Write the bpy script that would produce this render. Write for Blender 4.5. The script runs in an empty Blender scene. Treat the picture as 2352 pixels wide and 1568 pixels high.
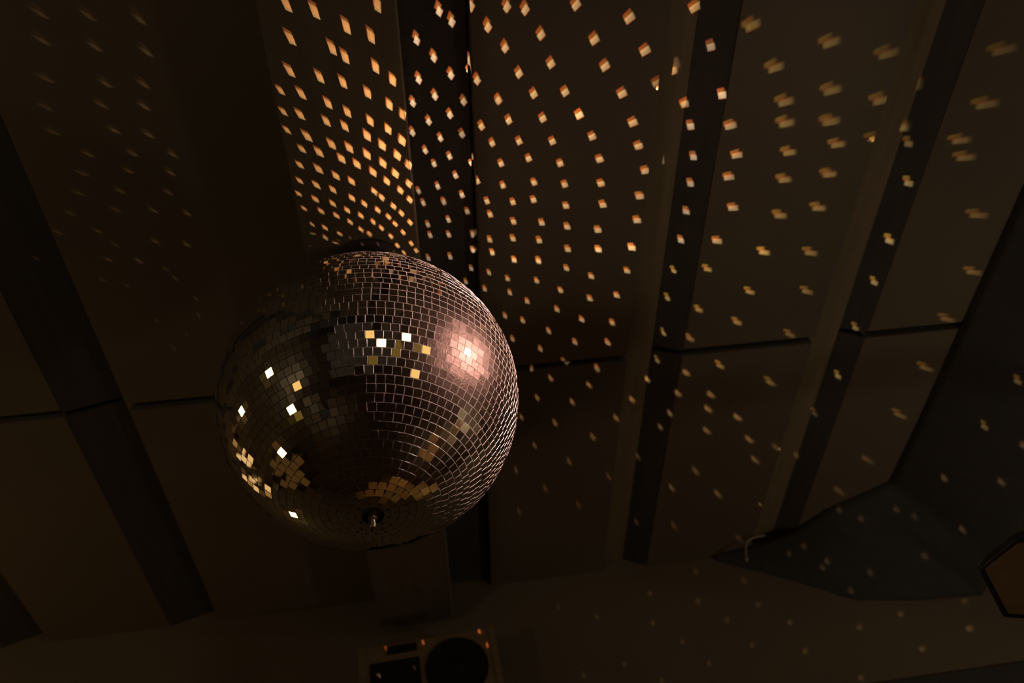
import bpy, bmesh, math, random
from mathutils import Vector, Matrix

# ------------------------------------------------------------------ camera, world, exposure
scene = bpy.context.scene
COL = scene.collection
cam_data = bpy.data.cameras.new('camera')
cam = bpy.data.objects.new('camera', cam_data)
COL.objects.link(cam)
CAM_POS = Vector((0.0, 0.0, 1.6))
cam.matrix_world = Matrix.Translation(CAM_POS) @ Matrix((
    (0.989819, 0.094024, -0.106856),
    (0.004859, -0.772632, -0.634836),
    (-0.14225, 0.627853, -0.765223))).to_4x4()
cam_data.sensor_width = 36.0
cam_data.lens = 36.0 * 1829.0 / 2352.0
cam_data.clip_start = 0.05
cam_data.dof.use_dof = True
cam_data.dof.focus_distance = 1.28
cam_data.dof.aperture_fstop = 3.2
scene.camera = cam

world = bpy.data.worlds.new('dim_hall')
scene.world = world
world.use_nodes = True
wbg = world.node_tree.nodes['Background']
wbg.inputs[0].default_value = (1.0, 0.72, 0.46, 1)
wbg.inputs[1].default_value = 0.016

scene.view_settings.view_transform = 'Standard'
scene.view_settings.look = 'None'
scene.view_settings.exposure = 0.0
scene.view_settings.gamma = 1.0
scene.view_settings.use_curve_mapping = False
scene.cycles.use_denoising = True
scene.cycles.adaptive_threshold = 0.07
scene.cycles.max_bounces = 4
scene.cycles.diffuse_bounces = 2
scene.cycles.glossy_bounces = 3
scene.cycles.caustics_reflective = False
scene.cycles.caustics_refractive = False
scene.cycles.sample_clamp_indirect = 2.0

# key places (metres)
BALL = Vector((-0.101, 0.936, 2.611))
R = 0.25
Z_PANEL = 3.131        # underside of the ceiling panels
Z_GROOVE = 3.171       # back of the recesses between them
Z_BOARD = 2.991        # underside of the wide board that carries the ball
Y_WALL = 2.315
X_RIGHT = 2.2
X_SHEET = 1.462         # line along which the dark sheet leaves the ceiling
X_LEFT = -2.25
LAMP_POS = Vector((1.21, 0.437, 2.761))

# ------------------------------------------------------------------ helpers
def tag(o, label=None, cat=None, group=None, kind=None):
    if label: o['label'] = label
    if cat: o['category'] = cat
    if group: o['group'] = group
    if kind: o['kind'] = kind
    return o

def link(name, mesh, parent=None):
    o = bpy.data.objects.new(name, mesh)
    COL.objects.link(o)
    if parent is not None: o.parent = parent
    return o

def empty(name, loc):
    o = bpy.data.objects.new(name, None)
    o.empty_display_size = 0.05
    o.location = loc
    COL.objects.link(o)
    return o

def bm_box(bm, x0, x1, y0, y1, z0, z1):
    v = [bm.verts.new(p) for p in ((x0,y0,z0),(x1,y0,z0),(x1,y1,z0),(x0,y1,z0),(x0,y0,z1),(x1,y0,z1),(x1,y1,z1),(x0,y1,z1))]
    for q in ((3,2,1,0),(4,5,6,7),(0,1,5,4),(1,2,6,5),(2,3,7,6),(3,0,4,7)):
        bm.faces.new([v[i] for i in q])
    return v

def bm_prism(bm, pts, ext):
    a = [bm.verts.new(p) for p in pts]
    b = [bm.verts.new(Vector(p) + Vector(ext)) for p in pts]
    n = len(a)
    bm.faces.new(a); bm.faces.new(b[::-1])
    for i in range(n): bm.faces.new((a[i], b[i], b[(i+1) % n], a[(i+1) % n]))

def bm_lathe(bm, prof, origin=(0,0,0), axis=(0,0,1), seg=24):
    ax = Vector(axis).normalized()
    t = Vector((1,0,0)) if abs(ax.x) < .8 else Vector((0,1,0))
    u = ax.cross(t).normalized(); w = ax.cross(u)
    rings = []
    for r, h in prof:
        c = Vector(origin) + ax*h
        if r < 1e-6: rings.append([bm.verts.new(c)])
        else: rings.append([bm.verts.new(c + (u*math.cos(2*math.pi*k/seg) + w*math.sin(2*math.pi*k/seg))*r) for k in range(seg)])
    for a, b in zip(rings, rings[1:]):
        for k in range(seg):
            k2 = (k+1) % seg
            if len(a) == 1 and len(b) == 1: continue
            if len(a) == 1: bm.faces.new((a[0], b[k2], b[k]))
            elif len(b) == 1: bm.faces.new((a[k], a[k2], b[0]))
            else: bm.faces.new((a[k], a[k2], b[k2], b[k]))

def bm_tube(bm, pts, r, seg=10):
    pts = [Vector(p) for p in pts]
    rings = []
    for i, p in enumerate(pts):
        d = (pts[min(i+1, len(pts)-1)] - pts[max(i-1, 0)]).normalized()
        t = Vector((0,0,1)) if abs(d.z) < .9 else Vector((1,0,0))
        u = d.cross(t).normalized(); w = d.cross(u)
        rr = r[i] if isinstance(r, (list, tuple)) else r
        rings.append([bm.verts.new(p + (u*math.cos(2*math.pi*k/seg) + w*math.sin(2*math.pi*k/seg))*rr) for k in range(seg)])
    for a, b in zip(rings, rings[1:]):
        for k in range(seg): bm.faces.new((a[k], a[(k+1) % seg], b[(k+1) % seg], b[k]))
    bm.faces.new(rings[0][::-1]); bm.faces.new(rings[-1])

def done(bm, name, mat, parent=None, smooth=False, bevel=0.0):
    bmesh.ops.recalc_face_normals(bm, faces=bm.faces)
    me = bpy.data.meshes.new(name)
    bm.to_mesh(me); bm.free()
    if mat: me.materials.append(mat)
    if smooth:
        for p in me.polygons: p.use_smooth = True
    o = link(name, me, parent)
    if parent is not None and parent.type == 'EMPTY':
        o.matrix_parent_inverse = Matrix.Translation(parent.location).inverted()
    if bevel:
        md = o.modifiers.new('bevel', 'BEVEL'); md.width = bevel; md.segments = 2; md.limit_method = 'ANGLE'
    return o

def box(name, mat, dims, parent=None, bevel=0.0):
    bm = bmesh.new(); bm_box(bm, *dims)
    return done(bm, name, mat, parent, bevel=bevel)

# ------------------------------------------------------------------ materials
def mat_new(name):
    m = bpy.data.materials.new(name); m.use_nodes = True
    nt = m.node_tree; nt.nodes.clear()
    out = nt.nodes.new('ShaderNodeOutputMaterial')
    return m, nt, out

def surface(name, col, rough=0.8, var=0.25, scale=6.0, stretch=(1,1,1), bump=0.15, bscale=120.0, metallic=0.0, spec=0.3):
    m, nt, out = mat_new(name)
    N, L = nt.nodes, nt.links
    tc = N.new('ShaderNodeTexCoord'); mp = N.new('ShaderNodeMapping'); mp.inputs['Scale'].default_value = stretch
    L.new(tc.outputs['Object'], mp.inputs['Vector'])
    nz = N.new('ShaderNodeTexNoise'); nz.inputs['Scale'].default_value = scale; nz.inputs['Detail'].default_value = 6
    L.new(mp.outputs[0], nz.inputs['Vector'])
    rp = N.new('ShaderNodeMix'); rp.data_type = 'RGBA'
    rp.inputs[6].default_value = (*[c*(1-var) for c in col], 1); rp.inputs[7].default_value = (*[min(1, c*(1+var)) for c in col], 1)
    L.new(nz.outputs['Fac'], rp.inputs[0])
    bs = N.new('ShaderNodeBsdfPrincipled')
    bs.inputs['Roughness'].default_value = rough; bs.inputs['Metallic'].default_value = metallic
    bs.inputs['Specular IOR Level'].default_value = spec
    L.new(rp.outputs[2], bs.inputs['Base Color'])
    if bump:
        n2 = N.new('ShaderNodeTexNoise'); n2.inputs['Scale'].default_value = bscale; n2.inputs['Detail'].default_value = 4
        L.new(mp.outputs[0], n2.inputs['Vector'])
        bp = N.new('ShaderNodeBump'); bp.inputs['Strength'].default_value = bump; bp.inputs['Distance'].default_value = 0.002
        L.new(n2.outputs['Fac'], bp.inputs['Height']); L.new(bp.outputs[0], bs.inputs['Normal'])
    L.new(bs.outputs[0], out.inputs[0])
    return m

def glow(name, col, strength):
    m, nt, out = mat_new(name)
    e = nt.nodes.new('ShaderNodeEmission'); e.inputs[0].default_value = (*col, 1); e.inputs[1].default_value = strength
    nt.links.new(e.outputs[0], out.inputs[0])
    return m

def mirror_material():
    m, nt, out = mat_new('silvered_mirror')
    N, L = nt.nodes, nt.links
    tc = N.new('ShaderNodeTexCoord')
    nz = N.new('ShaderNodeTexNoise'); nz.inputs['Scale'].default_value = 420; nz.inputs['Detail'].default_value = 3
    L.new(tc.outputs['Generated'], nz.inputs['Vector'])
    geo = N.new('ShaderNodeNewGeometry')
    n3 = N.new('ShaderNodeTexNoise'); n3.inputs['Scale'].default_value = 330; n3.inputs['Detail'].default_value = 4; n3.inputs['Roughness'].default_value = .65
    L.new(geo.outputs['Position'], n3.inputs['Vector'])
    g1 = N.new('ShaderNodeBsdfGlossy'); g1.inputs['Color'].default_value = (.86, .82, .74, 1); g1.inputs['Roughness'].default_value = 0.016
    bp = N.new('ShaderNodeBump'); bp.inputs['Strength'].default_value = .5; bp.inputs['Distance'].default_value = 0.0009
    L.new(n3.outputs['Fac'], bp.inputs['Height'])
    g2 = N.new('ShaderNodeBsdfGlossy'); g2.inputs['Color'].default_value = (.9, .62, .57, 1); g2.inputs['Roughness'].default_value = 0.33
    L.new(bp.outputs[0], g2.inputs['Normal'])
    mix = N.new('ShaderNodeMixShader'); mix.inputs[0].default_value = DUST
    L.new(g1.outputs[0], mix.inputs[1]); L.new(g2.outputs[0], mix.inputs[2])
    L.new(mix.outputs[0], out.inputs[0])
    return m
DUST = 0.019

M = {}
M['panel'] = surface('painted_ceiling_board', (.24, .19, .125), .85, .12, 3.0, bump=.1)
M['batten'] = surface('raw_timber_batten', (.37, .28, .16), .8, .25, 8.0, (6, .5, 6), bump=.2)
M['lit_edge'] = surface('timber_edge_glint', (.42, .33, .21), .45, .35, 10.0, (6, .8, 6), bump=.15)
M['dark'] = surface('dark_shaded_timber', (.125, .115, .102), .8, .3, 9.0, (6, .5, 6), bump=.15)  # slats carry the recess shade in this colour; rail and bars are simply dark
M['board'] = surface('carrying_board_timber', (.23, .18, .115), .75, .25, 7.0, (5, .5, 5), bump=.3)
M['backing'] = surface('dark_roof_backing', (.07, .065, .06), .9, .2, 4.0)
M['wall'] = surface('brown_wall_paint', (.33, .265, .175), .85, .15, 2.0, bump=.1)
M['wall_dark'] = surface('dark_wall_paint', (.10, .09, .08), .85, .2, 3.0, bump=.1)
M['sheet'] = surface('dark_sheet', (.105, .098, .088), .95, .2, 30.0, bump=.3, bscale=400)
M['floor'] = surface('dark_floor_boards', (.20, .13, .075), .6, .35, 2.5, (1, 6, 1), bump=.1)
M['black'] = surface('black_plastic', (.02, .02, .02), .55, .2, 40.0, bump=.1)
M['black_metal'] = surface('black_enamel', (.025, .023, .022), .4, .2, 30.0, bump=.05)
M['motor'] = surface('dull_motor_housing', (.07, .055, .05), .5, .2, 30.0, bump=.05)
M['steel'] = surface('worn_steel', (.6, .52, .38), .28, .15, 60.0, bump=.1, metallic=1.0)
M['speaker_wood'] = surface('brown_speaker_veneer', (.42, .28, .15), .6, .25, 9.0, (1, 1, 6), bump=.1)
M['cone'] = surface('black_speaker_cone', (.025, .025, .025), .8, .2, 50.0, bump=.2)
M['cable'] = surface('pale_cable_sheath', (.75, .62, .42), .6, .1, 50.0, bump=0)
M['core'] = surface('ball_grout', (.12, .10, .09), .7, .25, 200.0, bump=.2, bscale=600)
M['edge'] = surface('ground_glass_edge', (.27, .24, .215), .30, .2, 300.0, bump=.2, bscale=900, spec=.8)
M['mirror'] = mirror_material()
M['bulb'] = glow('warm_bulb_glass', (1.0, .72, .28), 9.0)
M['bulb_dim'] = glow('warm_bulb_glass_dim', (1.0, .58, .18), 1.1)
M['added_globe'] = glow('added_amber_globe', (1.0, .60, .10), .14)  # unseen globes added to give the ball's tiles dim amber patches
M['pane'] = glow('glowing_pane', (1.0, .60, .24), .85)
M['pane_deep'] = glow('lit_amber_pane', (1.0, .52, .15), .30)
M['pane_dim'] = glow('dim_amber_pane', (1.0, .48, .12), .06)
M['lens'] = glow('lamp_lens', (1.0, .8, .74), 30.0)

# ------------------------------------------------------------------ the setting
fl = box('floor', M['floor'], (X_LEFT, X_RIGHT, -4.0, Y_WALL, -0.06, 0.0)); tag(fl, 'dark wooden floor of the hall', kind='structure')

CEIL_Y0, Y_JOINT, JW = -1.2, 1.365, 0.024
ceiling = box('ceiling', M['backing'], (X_LEFT, X_RIGHT + .1, -4.0, Y_WALL + .1, Z_GROOVE + .01, Z_GROOVE + .05))
tag(ceiling, 'dark ceiling of wide painted boards with recessed strips', kind='structure')
panel_x = [(-2.25, -1.40), (-1.262, -0.893), (-0.742, -0.23), (0.139, 0.520), (0.670, 1.036), (1.186, 1.53)]
for (a, b) in panel_x:
    for (y0, y1) in ((CEIL_Y0, Y_JOINT - JW/2), (Y_JOINT + JW/2, Y_WALL)):
        box('panel', M['panel'], (a, b, y0, y1, Z_PANEL, Z_GROOVE + .012), ceiling, bevel=.0015)
# recesses: a flat timber batten at the back and a sloping board, shade put into its colour, down to the next panel
def recess(xa, xb, xc):
    s = 1 if xc > xb else -1
    box('batten', M['batten'], (min(xa, xb) - .01*(s > 0), max(xa, xb) + .01*(s < 0), CEIL_Y0, Y_WALL, Z_GROOVE, Z_GROOVE + .011), ceiling)
    for (y0, y1) in ((CEIL_Y0, Y_JOINT - .004), (Y_JOINT + .012, Y_WALL)):
        bm = bmesh.new()
        bm_prism(bm, [(xb, y0, Z_GROOVE - .001), (xc, y0, Z_PANEL + .002), (xc, y0, Z_PANEL + .012), (xb, y0, Z_GROOVE + .009)], (0, y1 - y0, 0))
        done(bm, 'shaded_slat', M['dark'], ceiling)
recess(0.520, 0.598, 0.670)
recess(1.036, 1.129, 1.186)
recess(-0.742, -0.762, -0.893)
recess(-1.262, -1.285, -1.40)
for (y0, y1) in ((CEIL_Y0, Y_JOINT - .004), (Y_JOINT + .012, Y_WALL)):
    box('shaded_slat', M['dark'], (-0.235, 0.132, y0, y1, Z_GROOVE - .012, Z_GROOVE + .011), ceiling)

carrier = box('beam', M['board'], (-0.222, 0.0, CEIL_Y0, 2.245, Z_BOARD, Z_GROOVE - .012), bevel=.002)
tag(carrier, 'wide brown timber beam under the ceiling that carries the mirror ball', 'beam')
bm = bmesh.new(); bm_box(bm, 0.0005, 0.005, CEIL_Y0, 2.24, Z_BOARD + .002, Z_BOARD + .02)
done(bm, 'edge_strip', M['lit_edge'], carrier)  # paler colour stands in for the glint along the beam's edge

wf = box('wall_far', M['wall'], (X_LEFT, X_RIGHT + .1, Y_WALL, Y_WALL + .1, 0, Z_GROOVE + .01)); tag(wf, 'brown painted far wall below the ceiling', kind='structure')
wl = box('wall_left', M['wall'], (X_LEFT - .1, X_LEFT, -4, Y_WALL + .1, 0, Z_GROOVE + .01)); tag(wl, 'brown painted left wall', kind='structure')
wr = box('wall_right', M['wall'], (X_RIGHT, X_RIGHT + .1, -4, Y_WALL, 0, Z_GROOVE + .01)); tag(wr, 'brown painted right wall behind the dark sheet', kind='structure')
t1 = box('trim_1', M['batten'], (X_RIGHT - .012, X_RIGHT, -4, Y_WALL, 2.76, 2.79)); tag(t1, 'narrow timber strip along the right wall', kind='structure')
t2 = box('trim_2', M['dark'], (0.9, X_RIGHT, Y_WALL - .012, Y_WALL, 2.50, 2.622)); tag(t2, 'dark rail along the far wall', kind='structure')

# dark sheet sloping from the ceiling along the right side and far corner
def sheet():
    top = [Vector(p) for p in SHEET_TOP]; low = [Vector(p) for p in SHEET_LOW]
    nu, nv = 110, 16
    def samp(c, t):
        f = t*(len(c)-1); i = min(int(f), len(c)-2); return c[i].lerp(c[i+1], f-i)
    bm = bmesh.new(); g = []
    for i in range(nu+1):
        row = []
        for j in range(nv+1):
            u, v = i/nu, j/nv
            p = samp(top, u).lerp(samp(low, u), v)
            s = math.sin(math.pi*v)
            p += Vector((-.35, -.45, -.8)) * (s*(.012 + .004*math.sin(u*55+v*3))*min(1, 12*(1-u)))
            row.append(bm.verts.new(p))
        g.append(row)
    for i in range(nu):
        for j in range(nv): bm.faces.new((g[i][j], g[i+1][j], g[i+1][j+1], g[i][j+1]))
    o = done(bm, 'ceiling_sheet', M['sheet'], smooth=True)
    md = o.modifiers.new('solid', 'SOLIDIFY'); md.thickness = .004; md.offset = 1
    tag(o, 'dark sheet sloping from the ceiling along the right side into the far corner', 'sheet')
SHEET_TOP = [(X_SHEET,-1.2,3.126),(X_SHEET,-.4,3.126),(X_SHEET,.4,3.126),(X_SHEET,1.1,3.126),(X_SHEET,1.75,3.126),(1.455,2.010,3.126),(1.36,2.065,3.126),(1.262,2.120,3.126),(1.17,2.215,3.126),(1.06,2.270,3.126),(0.90,2.300,3.127)]
SHEET_LOW = [(1.735,-1.2,2.885),(1.735,-.4,2.885),(1.735,.4,2.885),(1.735,1.1,2.885),(1.735,1.75,2.883),(1.735,2.15,2.872),(1.727,2.308,2.857),(1.50,2.308,2.870),(1.31,2.308,2.900),(1.12,2.308,3.010),(0.915,2.308,3.110)]
sheet()

# ------------------------------------------------------------------ mirror ball
PITCH = 0.0131
def tile_lattice():
    rng = random.Random(11)
    rows = round(math.pi*R/PITCH)
    out = []
    for i in range(rows):
        th = (i+.5)*math.pi/rows          # from the bottom pole
        n = int(2*math.pi*R*math.sin(th)/PITCH)
        if n < 7: continue
        ph = rng.random()*2*math.pi
        drift = rng.uniform(-.35, .35)
        for k in range(n):
            a = ph + 2*math.pi*k/n
            nrm = Vector((math.sin(th)*math.cos(a), math.sin(th)*math.sin(a), -math.cos(th)))
            east = Vector((-math.sin(a), math.cos(a), 0))
            north = nrm.cross(east)
            j1, j2, j3 = rng.gauss(0, .012), rng.gauss(0, .012), rng.gauss(0, .02)
            if rng.random() < .06: j1 *= 2.5; j2 *= 2.5
            nn = (nrm + east*j1 + north*j2).normalized()
            e2 = (east - nn*nn.dot(east)).normalized()
            n2 = nn.cross(e2)
            e3 = e2*math.cos(j3) + n2*math.sin(j3); n3 = nn.cross(e3)
            c = nrm*(R + .0002)
            mat = Matrix(((e3.x, n3.x, nn.x, c.x), (e3.y, n3.y, nn.y, c.y), (e3.z, n3.z, nn.z, c.z), (0,0,0,1)))
            out.append(mat)
    return out

def tile_verts(w=.01262, t=.0018, b=.00028):
    h = w/2; k = h - b
    v = [(-k,-k,0),(k,-k,0),(k,k,0),(-k,k,0), (-h,-h,-b),(h,-h,-b),(h,h,-b),(-h,h,-b), (-h,-h,-t),(h,-h,-t),(h,h,-t),(-h,h,-t)]
    f = [(0,1,2,3),(0,4,5,1),(1,5,6,2),(2,6,7,3),(3,7,4,0),(4,8,9,5),(5,9,10,6),(6,10,11,7),(7,11,8,4)]
    mi = [0] + [1]*8
    return v, f, mi

def mirror_ball():
    root = empty('mirror_ball', BALL)
    tag(root, 'large mirror ball of small square mirror tiles hanging under the timber beam', 'mirror ball')
    bm = bmesh.new(); bmesh.ops.create_uvsphere(bm, u_segments=96, v_segments=48, radius=R - .0012)
    me = bpy.data.meshes.new('core'); bm.to_mesh(me); bm.free()
    for p in me.polygons: p.use_smooth = True
    me.materials.append(M['core'])
    link('core', me, root)
    tiles = tile_lattice()
    view = [(i, (CAM_POS - (BALL + m.translation)).normalized().dot(m.translation.normalized())) for i, m in enumerate(tiles)]
    best = set(i for i, s in sorted(view, key=lambda q: -q[1])[:300])
    tv, tf, tm = tile_verts()
    tme = bpy.data.meshes.new('tile'); tme.from_pydata(tv, [], tf)
    tme.materials.append(M['mirror']); tme.materials.append(M['edge'])
    for p, k in zip(tme.polygons, tm): p.material_index = k
    V, F, K = [], [], []
    for i, m in enumerate(tiles):
        if i in best:
            o = link('tile', tme, root); o.matrix_basis = m
        else:
            n0 = len(V)
            V += [tuple(m @ Vector(p)) for p in tv]
            F += [tuple(n0 + q for q in f) for f in tf]; K += tm
    sme = bpy.data.meshes.new('tile_mosaic'); sme.from_pydata(V, [], F)
    sme.materials.append(M['mirror']); sme.materials.append(M['edge'])
    sme.polygons.foreach_set('material_index', K)
    mo = link('tile_mosaic', sme, root); mo['kind'] = 'stuff'
    # bottom stud with its washer, top collar
    bm = bmesh.new()
    bm_lathe(bm, [(0, -R-.003), (.016, -R-.003), (.017, -R-.001), (.017, -R+.004), (0, -R+.004)], seg=24)
    me = bpy.data.meshes.new('washer'); bm.to_mesh(me); bm.free(); me.materials.append(M['black_metal']); link('washer', me, root)
    bm = bmesh.new()
    bm_lathe(bm, [(0, -R-.022), (.0035, -R-.022), (.0048, -R-.019), (.0048, -R-.014), (.0032, -R-.012), (.0032, -R-.006), (.0075, -R-.005), (.0075, -R+.002), (0, -R+.002)], seg=12)
    me = bpy.data.meshes.new('stud'); bm.to_mesh(me); bm.free(); me.materials.append(M['steel']); link('stud', me, root)
    bm = bmesh.new()
    bm_lathe(bm, [(0, R+.012), (.018, R+.012), (.022, R+.006), (.022, R-.006), (0, R-.006)], seg=24)
    me = bpy.data.meshes.new('collar'); bm.to_mesh(me); bm.free(); me.materials.append(M['black_metal']); link('collar', me, root)
    return root
mirror_ball()

# motor that turns the ball, screwed to the beam
mt = empty('ball_motor', (BALL.x, BALL.y, Z_BOARD))
tag(mt, 'round black ball motor on the underside of the timber beam', 'motor')
bm = bmesh.new(); bm_lathe(bm, [(0, Z_BOARD-.006), (.082, Z_BOARD-.006), (.084, Z_BOARD-.004), (.084, Z_BOARD), (0, Z_BOARD)], (BALL.x, BALL.y, 0), seg=40)
done(bm, 'mount_plate', M['motor'], mt)
bm = bmesh.new(); bm_lathe(bm, [(0, Z_BOARD-.062), (.045, Z_BOARD-.062), (.062, Z_BOARD-.054), (.066, Z_BOARD-.044), (.066, Z_BOARD-.006), (0, Z_BOARD-.006)], (BALL.x, BALL.y, 0), seg=40)
done(bm, 'housing', M['motor'], mt)
bm = bmesh.new(); bm_lathe(bm, [(0, BALL.z+R+.011), (.005, BALL.z+R+.011), (.005, Z_BOARD-.06), (0, Z_BOARD-.06)], (BALL.x, BALL.y, 0), seg=12)
done(bm, 'shaft', M['steel'], mt)
for k in range(4):
    a = math.pi/4 + k*math.pi/2
    bm = bmesh.new(); bm_lathe(bm, [(0, Z_BOARD-.0095), (.003, Z_BOARD-.0095), (.0045, Z_BOARD-.007), (.0045, Z_BOARD-.005), (0, Z_BOARD-.005)], (BALL.x + .074*math.cos(a), BALL.y + .074*math.sin(a), 0), seg=10)
    done(bm, 'screw', M['steel'], mt)

# ------------------------------------------------------------------ pin spot that lights the ball, and added spots standing in for its tiles' reflections
def pin_spot():
    root = empty('pin_spot', LAMP_POS)
    tag(root, 'small black pin spot lamp aimed at the mirror ball', 'lamp')
    d = (BALL - LAMP_POS).normalized()
    bm = bmesh.new(); bm_lathe(bm, [(.030, 0), (.036, 0), (.038, -.01), (.038, -.09), (.026, -.115), (0, -.118), (0, -.112), (.024, -.108), (.030, -.09), (.030, 0)], LAMP_POS, d, 28)
    done(bm, 'housing', M['black_metal'], root, smooth=False)
    bm = bmesh.new(); bm_lathe(bm, [(0, -.012), (.012, -.0125), (.0298, -.016), (.0298, -.019), (0, -.018)], LAMP_POS, d, 28)
    done(bm, 'lens', M['lens'], root, smooth=True)
    back = LAMP_POS - d*.06
    bm = bmesh.new(); bm_tube(bm, [back + Vector((0, 0, .036)), back + Vector((.02, 0, .10)), Vector((back.x + .03, back.y, Z_PANEL))], .006)
    done(bm, 'bracket', M['black_metal'], root)
    ld = bpy.data.lights.new('pin_spot_light', 'SPOT')
    ld.energy = 620.0; ld.color = (1.0, .62, .50); ld.spot_size = 2*math.asin(R/(BALL-LAMP_POS).length)*1.0; ld.spot_blend = .12; ld.shadow_soft_size = .022
    lo = bpy.data.objects.new('pin_spot_light', ld); COL.objects.link(lo)
    lo.matrix_world = Matrix.Translation(LAMP_POS + d*.004) @ (-d).to_track_quat('Z', 'Y').to_matrix().to_4x4()
pin_spot()

def gobo(nt, style):
    """Light pattern of one mirror tile: the square images of the lamp's two emitters, soft edged."""
    N, L = nt.nodes, nt.links
    N.clear()
    out = N.new('ShaderNodeOutputLight'); em = N.new('ShaderNodeEmission'); L.new(em.outputs[0], out.inputs[0])
    tc = N.new('ShaderNodeTexCoord'); sp = N.new('ShaderNodeSeparateXYZ'); L.new(tc.outputs['Normal'], sp.inputs[0])
    def mth(op, a, b=None, clamp=False):
        n = N.new('ShaderNodeMath'); n.operation = op; n.use_clamp = clamp
        for i, q in enumerate((a, b)):
            if q is None: continue
            if isinstance(q, (int, float)): n.inputs[i].default_value = q
            else: L.new(q, n.inputs[i])
        return n.outputs[0]
    az = mth('ABSOLUTE', sp.outputs['Z'])
    bx = mth('DIVIDE', sp.outputs['X'], az); by = mth('DIVIDE', sp.outputs['Y'], az)
    def lin(na, nb):
        a = mth('MULTIPLY', bx, 1.0); b = mth('MULTIPLY', by, 1.0)
        a.node.name = na; b.node.name = nb
        return mth('ADD', a, b)
    u = lin('ux', 'uy'); v = lin('vx', 'vy')      # position on the mirror tile, -1 .. 1
    def rel(x, nm):
        q = mth('SUBTRACT', x, 0.0); q.node.name = nm; return q
    u1, v1, u2, v2 = rel(u, 'cu1'), rel(v, 'cv1'), rel(u, 'cu2'), rel(v, 'cv2')
    S = style; soft = S['soft']
    def square(x, y, h):
        def edge(q): return mth('DIVIDE', mth('SUBTRACT', h + soft/2, mth('ABSOLUTE', q)), soft, clamp=True)
        return mth('MULTIPLY', edge(x), edge(y))
    a = square(u1, v1, S['h1']); b = square(u2, v2, S['h2'])
    ra = mth('DIVIDE', mth('SUBTRACT', u1, S['h1']*.35), S['h1']*.6, clamp=True)
    rb = mth('DIVIDE', mth('SUBTRACT', -S['h2']*.1, u2), S['h2']*.8, clamp=True)
    def mixc(f, c0, c1):
        n = N.new('ShaderNodeMix'); n.data_type = 'RGBA'; L.new(f, n.inputs[0]); n.inputs[6].default_value = (*c0, 1); n.inputs[7].default_value = (*c1, 1); return n.outputs[2]
    def scale(c, f):
        n = N.new('ShaderNodeVectorMath'); n.operation = 'SCALE'; L.new(c, n.inputs[0]); L.new(f, n.inputs['Scale']); return n.outputs[0]
    ca = scale(mixc(ra, S['c_main'], S['c_fringe']), a)
    cb = scale(mixc(rb, S['c_second'], S['c_edge']), b)
    ad = N.new('ShaderNodeVectorMath'); ad.operation = 'ADD'; L.new(ca, ad.inputs[0]); L.new(cb, ad.inputs[1])
    L.new(ad.outputs[0], em.inputs[0]); em.inputs[1].default_value = 1.0

STYLES = {
    'c': dict(o1=(.06, -.45), o2=(-.20, .58), h1=.82, h2=.78, soft=.28, c_main=(1.0, .76, .48), c_fringe=(.95, .38, .17), c_second=(.62, .22, .045), c_edge=(.70, .12, .03)),
    'b': dict(o1=(.04, -.10), o2=(-.22, .38), h1=.98, h2=.92, soft=.20, c_main=(1.0, .63, .32), c_fringe=(.95, .55, .24), c_second=(.70, .24, .05), c_edge=(.60, .13, .03)),
    'r': dict(o1=(.20, -.60), o2=(-.22, .60), h1=.66, h2=.62, soft=.42, c_main=(1.0, .70, .27), c_fringe=(.90, .34, .08), c_second=(.58, .32, .05), c_edge=(.60, .15, .03)),
    'f': dict(o1=(.10, -.25), o2=(-.25, .70), h1=.74, h2=.55, soft=.70, c_main=(1.0, .60, .25), c_fringe=(.90, .45, .16), c_second=(.35, .17, .05), c_edge=(.35, .10, .03)),
    'o': dict(o1=(0, 0), o2=(.1, .8), h1=.85, h2=.5, soft=.5, c_main=(1.0, .25, .05), c_fringe=(.9, .2, .04), c_second=(.5, .12, .03), c_edge=(.4, .08, .02)),
}
def reflect_point(target):
    p = BALL + R*(LAMP_POS - BALL).normalized()
    for _ in range(30):
        n = ((LAMP_POS - p).normalized() + (target - p).normalized()).normalized()
        p = BALL + R*n
    return p

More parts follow.
